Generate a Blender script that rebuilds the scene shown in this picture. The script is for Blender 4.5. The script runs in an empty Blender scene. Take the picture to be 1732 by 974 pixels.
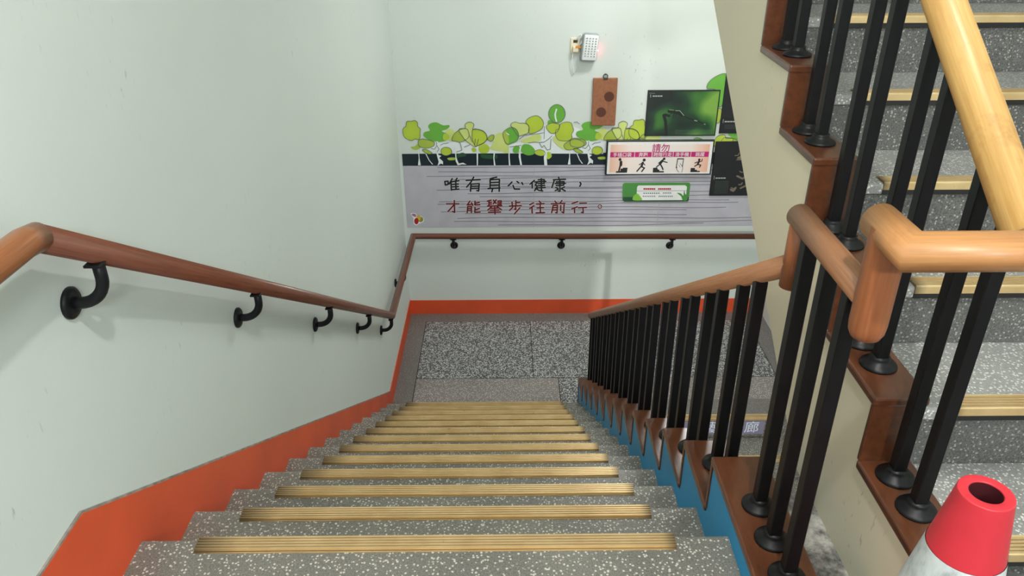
import bpy, bmesh, math, random
from mathutils import Vector, Matrix
from mathutils.geometry import delaunay_2d_cdt
random.seed(7)
SC = bpy.context.scene
COL = SC.collection

# ------------------------------------------------------------------ camera
F_PX, CXP, CYP = 1312.94, 866.0, 487.0
CAM = Vector((0, 0, 1.4214))
RIGHT = Vector((0.99996395, -0.00799105, -0.00287158))
UP = Vector((0.00631106, 0.47316937, 0.88094887))
FWD = Vector((0.00568096, 0.88093524, -0.47320274))
cd = bpy.data.cameras.new('camera')
cd.sensor_width = 36.0
cd.sensor_fit = 'HORIZONTAL'
cd.lens = F_PX / 1732 * 36
cd.clip_start = 0.02
cam = bpy.data.objects.new('camera', cd)
COL.objects.link(cam)
m = Matrix.Identity(4)
for i in range(3):
    m[i][0], m[i][1], m[i][2], m[i][3] = RIGHT[i], UP[i], -FWD[i], CAM[i]
cam.matrix_world = m
SC.camera = cam

# ------------------------------------------------------------------ world, lights, exposure
w = bpy.data.worlds.new('world')
SC.world = w
w.use_nodes = True
w.node_tree.nodes['Background'].inputs[0].default_value = (0.93, 0.98, 1.0, 1)
w.node_tree.nodes['Background'].inputs[1].default_value = 0.60
SC.view_settings.view_transform = 'Standard'
SC.view_settings.look = 'None'
SC.view_settings.gamma = 1.0
SC.view_settings.exposure = 0.0
SC.view_settings.use_curve_mapping = False


def area(name, loc, target, sx, sy, power, col, rz=None):
    l = bpy.data.lights.new(name, 'AREA')
    l.shape = 'RECTANGLE'
    l.size, l.size_y, l.energy, l.color = sx, sy, power, col
    o = bpy.data.objects.new(name, l)
    COL.objects.link(o)
    o.location = loc
    if rz is not None:
        o.rotation_euler = (0, 0, rz)
    else:
        o.rotation_euler = (Vector(target) - Vector(loc)).to_track_quat('-Z', 'Y').to_euler()
    return o


def globe(name, loc, radius, power, col):
    l = bpy.data.lights.new(name, 'POINT')
    l.shadow_soft_size, l.energy, l.color = radius, power, col
    o = bpy.data.objects.new(name, l)
    COL.objects.link(o)
    o.location = loc


globe('ceiling_lamp_light', (.28, -.09, 3.05), .045, 150, (1.0, .99, .95))                  # globe lamp over the upper landing
area('corridor_lamp_light', (.60, -2.6, 2.8), (.5, 6, -.8), .5, .3, 95, (.93, .98, 1.0))  # corridor lamp behind
area('lower_corridor_lamp_light', (.50, -1.5, -.40), (.9, 6.2, -1.7), .12, .10, 130, (1.0, .99, .95))
area('landing_lamp_light', (1.34, 4.94, 1.97), None, .8, .40, 52, (1.0, .99, .96), 0.0)   # lamp under the next landing

# ------------------------------------------------------------------ dimensions (metres; upper landing z = 0)
T, R = .27, .1673
Y0 = 1.3728                   # edge of the upper landing
XW, XS = -.892, .530          # left wall, right end of the steps
YB, ZF = 6.197, -2.1695       # back wall, lower landing
XR = 2.33                     # right wall
CAPY, CAPZ = 1.5586, .084     # far edge and top of the first kerb cap
UY0, UR = 1.1468, .170        # first nose of the rising flight
UCY, UCZ = 1.3171, .4474      # front edge and top of its kerb cap k=0
UX0, UX1 = .767, .885


def at(px, py, Y=YB - .004):
    d = FWD + RIGHT * ((px - CXP) / F_PX) - UP * ((py - CYP) / F_PX)
    p = CAM + d * ((Y - CAM.y) / d.y)
    return p.x, p.z


# ------------------------------------------------------------------ materials
def lin(c):
    c = c / 255
    return c / 12.92 if c <= .04045 else ((c + .055) / 1.055) ** 2.4


def rgb(r, g, b):
    return (lin(r), lin(g), lin(b), 1)


MATS = {}


class NT:
    def __init__(s, name):
        s.m = bpy.data.materials.new(name)
        s.m.use_nodes = True
        s.t = s.m.node_tree
        s.b = s.t.nodes['Principled BSDF']
        MATS[name] = s.m

    def n(s, typ, **kw):
        nd = s.t.nodes.new(typ)
        for k, v in kw.items():
            if k in nd.inputs.keys() if isinstance(k, str) else False:
                nd.inputs[k].default_value = v
            else:
                setattr(nd, k, v)
        return nd

    def l(s, a, b):
        s.t.links.new(a, b)

    def ramp(s, fac, stops, interp='LINEAR'):
        r = s.n('ShaderNodeValToRGB')
        r.color_ramp.interpolation = interp
        els = r.color_ramp.elements
        while len(els) < len(stops):
            els.new(.5)
        for e, (p, c) in zip(els, stops):
            e.position = p
            e.color = c
        s.l(fac, r.inputs[0])
        return r.outputs[0]

    def mix(s, fac, a, b, mode='MIX'):
        x = s.n('ShaderNodeMix', data_type='RGBA', blend_type=mode)
        for sock, v in ((x.inputs[0], fac), (x.inputs[6], a), (x.inputs[7], b)):
            if isinstance(v, (float, int)):
                sock.default_value = v
            elif isinstance(v, tuple):
                sock.default_value = v
            else:
                s.l(v, sock)
        return x.outputs[2]

    def pos(s, scale=(1, 1, 1), loc=(0, 0, 0), rot=(0, 0, 0)):
        g = s.n('ShaderNodeNewGeometry')
        mp = s.n('ShaderNodeMapping')
        mp.inputs['Scale'].default_value = scale
        mp.inputs['Location'].default_value = loc
        mp.inputs['Rotation'].default_value = rot
        s.l(g.outputs['Position'], mp.inputs[0])
        return mp.outputs[0]

    def noise(s, vec, scale, detail=3, rough=.5):
        n = s.n('ShaderNodeTexNoise')
        n.inputs['Scale'].default_value = scale
        n.inputs['Detail'].default_value = detail
        n.inputs['Roughness'].default_value = rough
        s.l(vec, n.inputs['Vector'])
        return n.outputs['Fac']

    def voro(s, vec, scale, feat='F1', rnd=1.0):
        n = s.n('ShaderNodeTexVoronoi', feature=feat)
        n.inputs['Scale'].default_value = scale
        n.inputs['Randomness'].default_value = rnd
        s.l(vec, n.inputs['Vector'])
        return n

    def bump(s, h, strength, dist=.002):
        b = s.n('ShaderNodeBump')
        b.inputs['Strength'].default_value = strength
        b.inputs['Distance'].default_value = dist
        s.l(h, b.inputs['Height'])
        s.l(b.outputs[0], s.b.inputs['Normal'])

    def set(s, color=None, rough=None, metal=None, coat=None, spec=None):
        for key, v in (('Base Color', color), ('Roughness', rough), ('Metallic', metal), ('Coat Weight', coat), ('Specular IOR Level', spec)):
            if v is None:
                continue
            if isinstance(v, (float, int, tuple)):
                s.b.inputs[key].default_value = v
            else:
                s.l(v, s.b.inputs[key])


def plain(name, c, rough=.6, metal=0.0, var=.06, scale=9, coat=0.0):
    k = NT(name)
    n = k.noise(k.pos(), scale, 4)
    dk = tuple(x * (1 - var * 2) for x in c[:3]) + (1,)
    lt = tuple(min(1, x * (1 + var * 2)) for x in c[:3]) + (1,)
    k.set(k.ramp(n, [(.3, dk), (.7, lt)]), rough, metal, coat, .25 if name.startswith('black') else None)
    return k.m


def wall_paint(name, c, rough=.55):
    k = NT(name)
    p = k.pos()
    big = k.noise(p, 1.1, 3)
    a = tuple(x * .955 for x in c[:3]) + (1,)
    base = k.ramp(big, [(.3, a), (.7, c)])
    sp = k.noise(k.pos((1, 1, .35)), 55, 2, .6)           # small scuffs
    msk = k.noise(p, 2.3, 2)
    f1 = k.ramp(sp, [(.66, (0, 0, 0, 1)), (.73, (1, 1, 1, 1))])
    f2 = k.ramp(msk, [(.52, (0, 0, 0, 1)), (.66, (1, 1, 1, 1))])
    mm = k.n('ShaderNodeMath', operation='MULTIPLY')
    k.l(f1, mm.inputs[0]); k.l(f2, mm.inputs[1])
    m2 = k.n('ShaderNodeMath', operation='MULTIPLY')
    k.l(mm.outputs[0], m2.inputs[0]); m2.inputs[1].default_value = .38
    k.set(k.mix(m2.outputs[0], base, rgb(105, 110, 108)), rough, spec=.35)
    k.bump(k.noise(p, 140, 3), .10, .001)
    return k.m


wall_paint('wall_paint', rgb(214, 222, 217))
wall_paint('cream_paint', rgb(238, 227, 200))
plain('ceiling_paint', rgb(225, 228, 222), .8)
plain('orange_paint', rgb(214, 82, 44), .42, var=.05, scale=4)
plain('blue_paint', rgb(10, 146, 202), .42, var=.05, scale=5)
plain('black_paint', rgb(15, 15, 17), .42, var=.10, scale=20)
plain('black_bracket', rgb(18, 19, 22), .42, var=.08)
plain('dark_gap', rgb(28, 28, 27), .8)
plain('dirt_shade_edge', rgb(142, 134, 126), .8, var=.2, scale=30)


def terrazzo(name, base, chip, scale, thr, dirt=.25, rough=.42, dark=None, soft=.05, stretch=1.0, bigd=2.2):
    k = NT(name)
    p = k.pos((1, stretch, 1))
    warp = k.n('ShaderNodeTexNoise')
    warp.inputs['Scale'].default_value = scale * .7
    k.l(p, warp.inputs['Vector'])
    va = k.n('ShaderNodeVectorMath', operation='SCALE')
    k.l(warp.outputs['Color'], va.inputs[0])
    va.inputs['Scale'].default_value = .55 / scale
    vb = k.n('ShaderNodeVectorMath', operation='ADD')
    k.l(p, vb.inputs[0]); k.l(va.outputs[0], vb.inputs[1])
    v = k.voro(vb.outputs[0], scale)
    f = k.ramp(v.outputs['Distance'], [(thr - soft, (1, 1, 1, 1)), (thr + soft, (0, 0, 0, 1))])
    sep = k.n('ShaderNodeSeparateColor')
    k.l(v.outputs['Color'], sep.inputs[0])
    pick = k.ramp(sep.outputs[0], [(.16, (0, 0, 0, 1)), (.42, (1, 1, 1, 1))])
    mm = k.n('ShaderNodeMath', operation='MULTIPLY')
    k.l(f, mm.inputs[0]); k.l(pick, mm.inputs[1])
    d = k.noise(k.pos(), bigd, 5, .6)
    b0 = tuple(x * (1 - dirt) for x in base[:3]) + (1,)
    b1 = tuple(min(1, x * (1 + dirt)) for x in base[:3]) + (1,)
    col = k.ramp(d, [(.32, b0), (.68, b1)])
    fine = k.noise(k.pos(), scale * 2.2, 2, .7)
    col = k.mix(.22, col, k.ramp(fine, [(.35, (0.02, .02, .02, 1)), (.65, (.5, .5, .48, 1))]))
    if dark:
        v2 = k.voro(k.pos((1, 1, 1), (3.1, 1.7, .4)), scale * 1.15)
        f2 = k.ramp(v2.outputs['Distance'], [(thr * .9, (1, 1, 1, 1)), (thr * .9 + soft * 2, (0, 0, 0, 1))])
        col = k.mix(f2, col, dark)
    col = k.mix(mm.outputs[0], col, chip)
    k.set(col, k.ramp(d, [(.3, (rough * .7,) * 3 + (1,)), (.7, (min(1, rough * 1.3),) * 3 + (1,))]))
    return k.m


terrazzo('terrazzo_step', rgb(99, 96, 87), rgb(198, 194, 182), 112, .31, .30, .40)
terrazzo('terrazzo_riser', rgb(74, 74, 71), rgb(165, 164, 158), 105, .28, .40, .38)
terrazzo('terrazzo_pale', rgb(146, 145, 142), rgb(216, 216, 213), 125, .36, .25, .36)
terrazzo('terrazzo_mosaic', rgb(92, 92, 93), rgb(200, 200, 199), 84, .46, .2, .42, dark=rgb(40, 40, 42), soft=.04)
terrazzo('terrazzo_fine', rgb(122, 113, 109), rgb(200, 194, 190), 95, .34, .2, .5)
terrazzo('terrazzo_border', rgb(96, 91, 88), rgb(150, 146, 143), 120, .30, .25, .5)


def wood(name, c1, c2, rough=.35, coat=.25, uv=True, wear=None, sc=1.0):
    k = NT(name)
    if uv:
        u = k.n('ShaderNodeUVMap')
        mp = k.n('ShaderNodeMapping')
        mp.inputs['Scale'].default_value = (9 * sc, 1.6 * sc, 1)
        k.l(u.outputs[0], mp.inputs[0])
        p = mp.outputs[0]
    else:
        p = k.pos((14, 3.5, 14))
    n = k.noise(p, 3.0, 6, .62)
    col = k.ramp(n, [(.28, c1), (.72, c2)])
    if wear:
        wn = k.noise(k.pos(), 7, 5, .7)
        col = k.mix(k.ramp(wn, [(.56, (0, 0, 0, 1)), (.72, (.7, .7, .7, 1))]), col, wear)
    k.set(col, rough, coat=coat)
    k.b.inputs['Coat Roughness'].default_value = .25
    k.bump(n, .08, .001)
    return k.m


wood('wood_wall_rail', rgb(78, 40, 26), rgb(116, 64, 42), .34, .3)
wood('wood_wall_rail_end', rgb(122, 70, 34), rgb(154, 94, 50), .36, .3)
wood('wood_rail', rgb(130, 88, 60), rgb(162, 112, 76), .45, .1)
wood('wood_rail_red', rgb(124, 70, 40), rgb(158, 94, 54), .42, .15)
wood('wood_rail_tan', rgb(156, 106, 62), rgb(190, 136, 84), .45, .1, wear=rgb(150, 96, 48))
wood('wood_rail_light', rgb(184, 138, 74), rgb(212, 172, 106), .42, .15, wear=rgb(160, 110, 52))
wood('wood_cap', rgb(70, 38, 22), rgb(102, 58, 34), .30, .35, uv=False)
wood('wood_plaque', rgb(140, 88, 60), rgb(164, 108, 76), .55, .0, uv=False)
plain('plaque_stamp', rgb(92, 50, 36), .6)


def brass():
    k = NT('brass')
    n = k.noise(k.pos((4, 4, 4)), 2.2, 4, .6)
    blot = k.noise(k.pos(), 34, 2, .5)
    col = k.ramp(n, [(.3, rgb(204, 173, 122)), (.7, rgb(224, 197, 148))])
    col = k.mix(k.ramp(blot, [(.74, (0, 0, 0, 1)), (.80, (.6, .6, .6, 1))]), col, rgb(98, 78, 50))
    # dirt left untrodden at the ends of each strip
    tc = k.n('ShaderNodeTexCoord')
    sx = k.n('ShaderNodeSeparateXYZ')
    k.l(tc.outputs['Generated'], sx.inputs[0])
    e = k.ramp(sx.outputs[0], [(0.0, (.75, .75, .75, 1)), (.09, (0, 0, 0, 1)), (.975, (0, 0, 0, 1)), (1.0, (.7, .7, .7, 1))])
    col = k.mix(e, col, rgb(62, 50, 36))
    k.set(col, .36, .5)
    return k.m


brass()
plain('brass_groove', rgb(84, 66, 42), .6, .3)


def dirty_concrete():
    k = NT('dirty_concrete')
    n = k.noise(k.pos(), 9, 6, .62)
    n2 = k.noise(k.pos(), 60, 4, .6)
    col = k.ramp(n, [(.36, rgb(48, 47, 46)), (.52, rgb(84, 82, 79)), (.62, rgb(166, 162, 154)), (.8, rgb(188, 183, 175))])
    col = k.mix(.25, col, k.ramp(n2, [(.35, rgb(50, 50, 50)), (.65, rgb(215, 212, 206))]))
    k.set(col, .8)
    return k.m


dirty_concrete()
for nm_, c_, r_ in (
        ('print_grey', rgb(186, 184, 194), .5), ('print_line', rgb(128, 126, 138), .5), ('print_navy', rgb(14, 32, 42), .45),
        ('print_lime', rgb(180, 202, 62), .5), ('print_green', rgb(104, 174, 64), .5), ('print_pale', rgb(204, 218, 128), .5),
        ('print_olive', rgb(168, 190, 72), .5), ('print_deep', rgb(38, 78, 50), .5), ('print_white', rgb(230, 236, 238), .5),
        ('print_outline', rgb(96, 102, 92), .5), ('ink_black', rgb(22, 26, 27), .5), ('ink_red', rgb(106, 22, 30), .5),
        ('print_seam', rgb(168, 166, 176), .5), ('sign_black', rgb(16, 20, 24), .4), ('sign_white', rgb(232, 232, 230), .4),
        ('sign_magenta', rgb(190, 24, 112), .4), ('sign_ink', rgb(22, 22, 26), .4), ('sign_skin', rgb(232, 226, 226), .4),
        ('notice_green', rgb(70, 140, 62), .45), ('notice_dark', rgb(24, 74, 44), .45), ('notice_bush', rgb(128, 190, 60), .45),
        ('notice_red', rgb(178, 40, 60), .45), ('notice_ink', rgb(96, 120, 130), .5), ('logo_red', rgb(170, 26, 26), .5),
        ('logo_yellow', rgb(206, 176, 70), .5), ('logo_olive', rgb(140, 142, 56), .5), ('logo_mauve', rgb(176, 110, 140), .5),
        ('photo_black', rgb(14, 18, 20), .35), ('photo_text', rgb(186, 192, 190), .5), ('photo_text_dim', rgb(96, 110, 100), .5),
        ('fly_dark', rgb(10, 18, 12), .5), ('fly_light', rgb(150, 180, 140), .5), ('photo_bark', rgb(122, 108, 90), .5),
        ('plastic_white', rgb(224, 228, 228), .35), ('plastic_cream', rgb(226, 218, 190), .4), ('lamp_dot', rgb(120, 126, 130), .4),
        ('lamp_edge', rgb(150, 158, 160), .35), ('orange_tape', rgb(214, 140, 56), .5), ('steel', rgb(90, 92, 92), .35),
        ('riser_panel', rgb(136, 130, 156), .45), ('riser_letter', rgb(226, 234, 246), .45),
        ('cone_red', rgb(192, 42, 54), .45), ('cone_dark', rgb(64, 10, 18), .6), ('cone_base', rgb(40, 40, 42), .6)):
    plain(nm_, c_, r_, 1.0 if nm_ == 'steel' else 0.0, var=.03)


def cone_white():
    k = NT('cone_white')
    n = k.noise(k.pos((1, 1, .5)), 26, 5, .65)
    k.set(k.ramp(n, [(.30, rgb(116, 120, 124)), (.46, rgb(186, 192, 192)), (.7, rgb(212, 216, 216))]), .45)
    return k.m


cone_white()


def sign_field():
    k = NT('sign_field')
    tc = k.n('ShaderNodeTexCoord')
    sx = k.n('ShaderNodeSeparateXYZ')
    k.l(tc.outputs['Generated'], sx.inputs[0])
    col = k.ramp(sx.outputs[0], [(0, rgb(240, 190, 165)), (.18, rgb(238, 222, 214)), (.5, rgb(232, 228, 226)), (.82, rgb(238, 222, 214)), (1, rgb(238, 176, 150))])
    k.set(col, .4)
    return k.m


sign_field()


def photo_green():
    k = NT('photo_green')
    tc = k.n('ShaderNodeTexCoord')
    sx = k.n('ShaderNodeSeparateXYZ')
    k.l(tc.outputs['Generated'], sx.inputs[0])
    n = k.noise(k.pos((1, 1, 1), (2.2, 0, 4.4)), 4.2, 1, .4)
    ad = k.n('ShaderNodeMath', operation='MULTIPLY_ADD')
    k.l(sx.outputs[0], ad.inputs[0]); ad.inputs[1].default_value = .29; k.l(n, ad.inputs[2])
    col = k.ramp(ad.outputs[0], [(.48, rgb(10, 26, 22)), (.64, rgb(20, 58, 34)), (.78, rgb(64, 120, 44)), (.92, rgb(120, 164, 66))])
    k.set(col, .35)
    return k.m


photo_green()


def glow_red():
    k = NT('led_red')
    k.set(rgb(230, 40, 60), .3)
    k.b.inputs['Emission Color'].default_value = (1, .05, .1, 1)
    k.b.inputs['Emission Strength'].default_value = 60
    return k.m


glow_red()


# ------------------------------------------------------------------ mesh helpers
def link(name, me, mat, parent=None, smooth=False):
    o = bpy.data.objects.new(name, me)
    COL.objects.link(o)
    if mat and not me.materials:
        me.materials.append(MATS[mat])
    if smooth:
        for p in me.polygons:
            p.use_smooth = True
    if parent is not None:
        o.parent = parent
    return o


def from_bm(name, bm, mat, parent=None, smooth=False, recalc=True):
    if recalc:
        bmesh.ops.recalc_face_normals(bm, faces=bm.faces)
    me = bpy.data.meshes.new(name)
    bm.to_mesh(me)
    bm.free()
    return link(name, me, mat, parent, smooth)


def bx(bm, x0, x1, y0, y1, z0, z1, bevel=0.0, seg=1):
    v = [bm.verts.new((x, y, z)) for x in (x0, x1) for y in (y0, y1) for z in (z0, z1)]
    fs = [bm.faces.new([v[i] for i in f]) for f in ((0, 1, 3, 2), (4, 6, 7, 5), (0, 4, 5, 1), (2, 3, 7, 6), (0, 2, 6, 4), (1, 5, 7, 3))]
    if bevel:
        es = list({e for f in fs for e in f.edges})
        bmesh.ops.bevel(bm, geom=es, offset=bevel, segments=seg, affect='EDGES', profile=.5)


def box(name, x0, x1, y0, y1, z0, z1, mat, parent=None, bevel=0.0, seg=1):
    bm = bmesh.new()
    bx(bm, x0, x1, y0, y1, z0, z1, bevel, seg)
    return from_bm(name, bm, mat, parent)


def prism_x(name, yz, x0, x1, mat, parent=None):
    """polygon in Y-Z extruded along X"""
    bm = bmesh.new()
    a = [bm.verts.new((x0, y, z)) for y, z in yz]
    b = [bm.verts.new((x1, y, z)) for y, z in yz]
    bm.faces.new(a)
    bm.faces.new(b[::-1])
    n = len(yz)
    for i in range(n):
        j = (i + 1) % n
        bm.faces.new((a[i], a[j], b[j], b[i]))
    return from_bm(name, bm, mat, parent)


def tube(name, pts, r, mat, parent=None, n=20, cap=True, squash=1.0):
    """mitred tube along a polyline; UV = (around, metres along)"""
    pts = [Vector(p) for p in pts]
    bm = bmesh.new()
    uvl = bm.loops.layers.uv.new('UVMap')
    dirs = [(pts[i + 1] - pts[i]).normalized() for i in range(len(pts) - 1)]
    d0 = dirs[0]
    ref = Vector((0, 0, 1)) if abs(d0.z) < .9 else Vector((1, 0, 0))
    s = d0.cross(ref).normalized()
    t = s.cross(d0).normalized()
    ring0 = [pts[0] + s * (r * math.cos(2 * math.pi * k / n)) + t * (r * squash * math.sin(2 * math.pi * k / n)) for k in range(n)]
    rings = [ring0]
    for i in range(1, len(pts)):
        din = dirs[i - 1]
        if i < len(dirs):
            nrm = (din + dirs[i]).normalized()
        else:
            nrm = din
        ring = []
        for q in rings[-1]:
            k = (pts[i] - q).dot(nrm) / din.dot(nrm)
            ring.append(q + din * k)
        rings.append(ring)
    L = [0]
    for i in range(1, len(pts)):
        L.append(L[-1] + (pts[i] - pts[i - 1]).length)
    vs = [[bm.verts.new(q) for q in ring] for ring in rings]
    for i in range(len(vs) - 1):
        for k in range(n):
            j = (k + 1) % n
            f = bm.faces.new((vs[i][k], vs[i][j], vs[i + 1][j], vs[i + 1][k]))
            f.smooth = True
            for lp, (u, vv) in zip(f.loops, ((k / n, L[i]), ((k + 1) / n, L[i]), ((k + 1) / n, L[i + 1]), (k / n, L[i + 1]))):
                lp[uvl].uv = (u, vv)
    if cap:
        for ring, off in ((vs[0], -1), (vs[-1], 1)):
            bm.faces.new(ring)
    o = from_bm(name, bm, mat, parent)
    return o


def lathe(name, prof, mat, parent=None, n=24, loc=(0, 0, 0), smooth=True, me=None):
    if me is None:
        bm = bmesh.new()
        rings = []
        for r, z in prof:
            if r < 1e-5:
                rings.append([bm.verts.new((0, 0, z))])
            else:
                rings.append([bm.verts.new((r * math.cos(2 * math.pi * k / n), r * math.sin(2 * math.pi * k / n), z)) for k in range(n)])
        for a, b in zip(rings, rings[1:]):
            for k in range(n):
                j = (k + 1) % n
                if len(a) == 1 and len(b) == 1:
                    continue
                if len(a) == 1:
                    f = bm.faces.new((a[0], b[k], b[j]))
                elif len(b) == 1:
                    f = bm.faces.new((a[k], a[j], b[0]))
                else:
                    f = bm.faces.new((a[k], a[j], b[j], b[k]))
                f.smooth = smooth
        bmesh.ops.recalc_face_normals(bm, faces=bm.faces)
        me = bpy.data.meshes.new(name)
        bm.to_mesh(me)
        bm.free()
        me.materials.append(MATS[mat])
    o = bpy.data.objects.new(name, me)
    COL.objects.link(o)
    o.location = loc
    o.parent = parent
    return o


def empty(name, loc, label, cat, group=None):
    o = bpy.data.objects.new(name, None)
    COL.objects.link(o)
    o.location = (0, 0, 0)
    o['label'] = label
    o['category'] = cat
    if group:
        o['group'] = group
    return o


def tag(o, label, cat, group=None):
    o['label'] = label
    o['category'] = cat
    if group:
        o['group'] = group
    return o


def struct(o):
    o['kind'] = 'structure'
    return o


# ------------------------------------------------------------------ the setting
wl = struct(box('wall_left', XW - .15, XW, -1.6, YB + .15, -4.4, 3.2, 'wall_paint'))
wb = struct(box('wall_back', XW, XR, YB, YB + .15, -4.4, 3.2, 'wall_paint'))
wr = struct(box('wall_right', XR, XR + .15, -1.6, YB + .15, -4.4, 3.2, 'wall_paint'))
ce = struct(box('ceiling', XW - .15, XR + .15, -1.6, 4.4, 3.2, 3.35, 'ceiling_paint'))
ce2 = struct(box('ceiling', XW, XR, 4.4, YB, 2.0, 2.17, 'ceiling_paint'))
fl = struct(box('floor', XW, XR, -1.6, 1.00, -.16, 0, 'terrazzo_step'))
fw = box('concrete_strip', .662, .79, 1.00, 1.512, -.16, .001, 'dirty_concrete', fl)
fl2 = struct(box('floor', XW, XR, 4.617, YB, ZF - .16, ZF, 'terrazzo_border'))
fl3 = struct(box('floor', XW, XR, -1.6, YB, -4.55, -4.4, 'terrazzo_border'))  # unseen bottom floor, added to block world light from below
for (x0, x1, y0, y1, mt) in ((-.735, .200, 5.157, 6.045, 'terrazzo_mosaic'), (.206, 1.140, 5.157, 6.045, 'terrazzo_mosaic'), (1.146, 2.16, 5.157, 6.045, 'terrazzo_mosaic'),
                             (-.735, .400, 4.66, 5.150, 'terrazzo_fine'), (.406, .83, 4.66, 5.150, 'terrazzo_mosaic'), (.90, 2.16, 4.855, 5.150, 'terrazzo_fine')):
    box('floor_panel', x0, x1, y0, y1, ZF - .004, ZF + .002, mt, fl2, .0008)
for (x0, x1, y0, y1) in ((-.741, -.735, 4.66, 6.05), (.200, .206, 5.157, 6.045), (1.140, 1.146, 5.157, 6.045), (-.735, 2.16, 6.045, 6.05), (-.735, 2.16, 5.150, 5.157), (.400, .406, 4.66, 5.15), (2.16, 2.166, 4.855, 6.05)):
    box('floor_joint', x0, x1, y0, y1, ZF - .003, ZF + .0006, 'dark_gap', fl2)

# painted skirting, slightly proud of the walls
sk = [(-1.6, 0), (-1.6, .247), (1.205, .249), (4.775, -2.022), (YB, -2.022), (YB, ZF), (4.62, ZF)]
for i in range(12, 0, -1):
    sk += [(Y0 + i * T - .02, -i * R - .1), (Y0 + (i - 1) * T - .02, -i * R - .1)]
sk += [(Y0 - .02, 0)]
bl = struct(prism_x('baseboard_left', sk, XW - .004, XW + .006, 'orange_paint'))
prism_x('dirt_shade_line', [(-1.6, .247), (-1.6, .252), (1.206, .254), (4.777, -2.018), (4.775, -2.022), (1.205, .249)], XW - .002, XW + .0055, 'dirt_shade_edge', bl)  # thin grey strip: dirt plus the ledge's shadow, painted as one colour
struct(box('baseboard_back', XW, XR, YB - .006, YB + .002, ZF, -2.028, 'orange_paint', None))


# ------------------------------------------------------------------ brass strips
def strip_mesh(name, x0, x1, depth, back_right=True):
    """ribbed strip; local origin on the nose edge, tread towards -Y, X absolute"""
    prof = [(.004, -.016), (.004, .001), (.0035, .004)]
    n = 5
    wv = (depth - .003) / n
    y = .0015
    for i in range(n):
        prof += [(y, .0062), (y - wv * .60, .0062), (y - wv * .70, .0004), (y - wv * .94, .0004)]
        y -= wv
    prof += [(-depth, .003), (-depth, -.004), (-.004, -.004), (-.004, -.016)]
    bm = bmesh.new()
    a = [bm.verts.new((x0, p, q)) for p, q in prof]
    b = [bm.verts.new((x1, p, q)) for p, q in prof]
    bm.faces.new(a)
    bm.faces.new(b[::-1])
    for i in range(len(prof)):
        j = (i + 1) % len(prof)
        bm.faces.new((a[i], a[j], b[j], b[i]))
    bmesh.ops.recalc_face_normals(bm, faces=bm.faces)
    me = bpy.data.meshes.new(name)
    bm.to_mesh(me)
    bm.free()
    me.materials.append(MATS['brass'])
    me.materials.append(MATS['brass_groove'])
    for p in me.polygons:
        if p.normal.z > .9 and all(abs(me.vertices[i].co.z - .0004) < 1e-5 for i in p.vertices):
            p.material_index = 1
    return me


# ------------------------------------------------------------------ descending flight
st = empty('staircase', (0, 0, 0), 'grey terrazzo stair flight with brass strips and blue kerb, going down to the lower landing', 'staircase')
sm = strip_mesh('nosing_strip', -.747, .400, .046)


def step_mesh(y0, y1, z, x0, x1, rise, th=.15, sign=1, nosing=0.0, back=.02):
    """one solid step; rounded front edge at y1 (sign=+1: going down towards +Y)"""
    rr = .008
    pts = [(y0 - sign * back, z), (y1 - sign * rr, z), (y1 - sign * rr * .3, z - rr * .3), (y1, z - rr)]
    pts += [(y1, z - rise - th), (y0 - sign * back, z - th)]
    return pts


for i in range(13):
    y1 = Y0 + i * T
    y0 = y1 - T if i else 1.0
    z = -i * R
    pts = step_mesh(y0, y1, z, 0, 0, R, .15, 1, 0, 0)
    s = prism_x('step', pts, XW + .004, XS, 'terrazzo_step', st)
    o = link('nosing_strip', sm, None, s)
    o.location = (random.uniform(-.004, .004), y1, z)

# kerb of the descending flight (blue face, wooden caps)
kz = lambda i: CAPZ - i * R
top = [(1.0, kz(0) - .02)]
for i in range(13):
    top += [(CAPY + i * T - .008, kz(i) - .02)]
    if i < 12:
        top += [(CAPY + i * T - .008, kz(i + 1) - .02)]
top += [(CAPY + 12 * T - .008, ZF), (4.62, ZF), (4.62, ZF - .1), (1.0, -.26)]
kerb = prism_x('kerb', top, .530, .657, 'blue_paint', st)


def board(name, x0, x1, y0, y1, z0, z1, parent, b=.005):
    return box(name, x0, x1, y0, y1, z0, z1, 'wood_cap', parent, b, 2)


for i in range(13):
    yf = CAPY + i * T
    yn = CAPY + (i - 1) * T if i else 1.0
    board('cap_board', .525, .664, yn - .001, yf + .004, kz(i) - .021, kz(i), kerb)
    zb = kz(i + 1) if i < 12 else ZF
    board('cap_riser', .526, .662, yf - .012, yf + .002, zb - .002, kz(i) - .015, kerb, .003)
# cross kerb joining the two balustrades on the upper landing
board('cap_board', .664, .766, 1.0, 1.165, kz(0) - .021, kz(0), kerb)
box('kerb_end', .657, .766, 1.005, 1.155, 0, kz(0) - .02, 'blue_paint', kerb)

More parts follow.
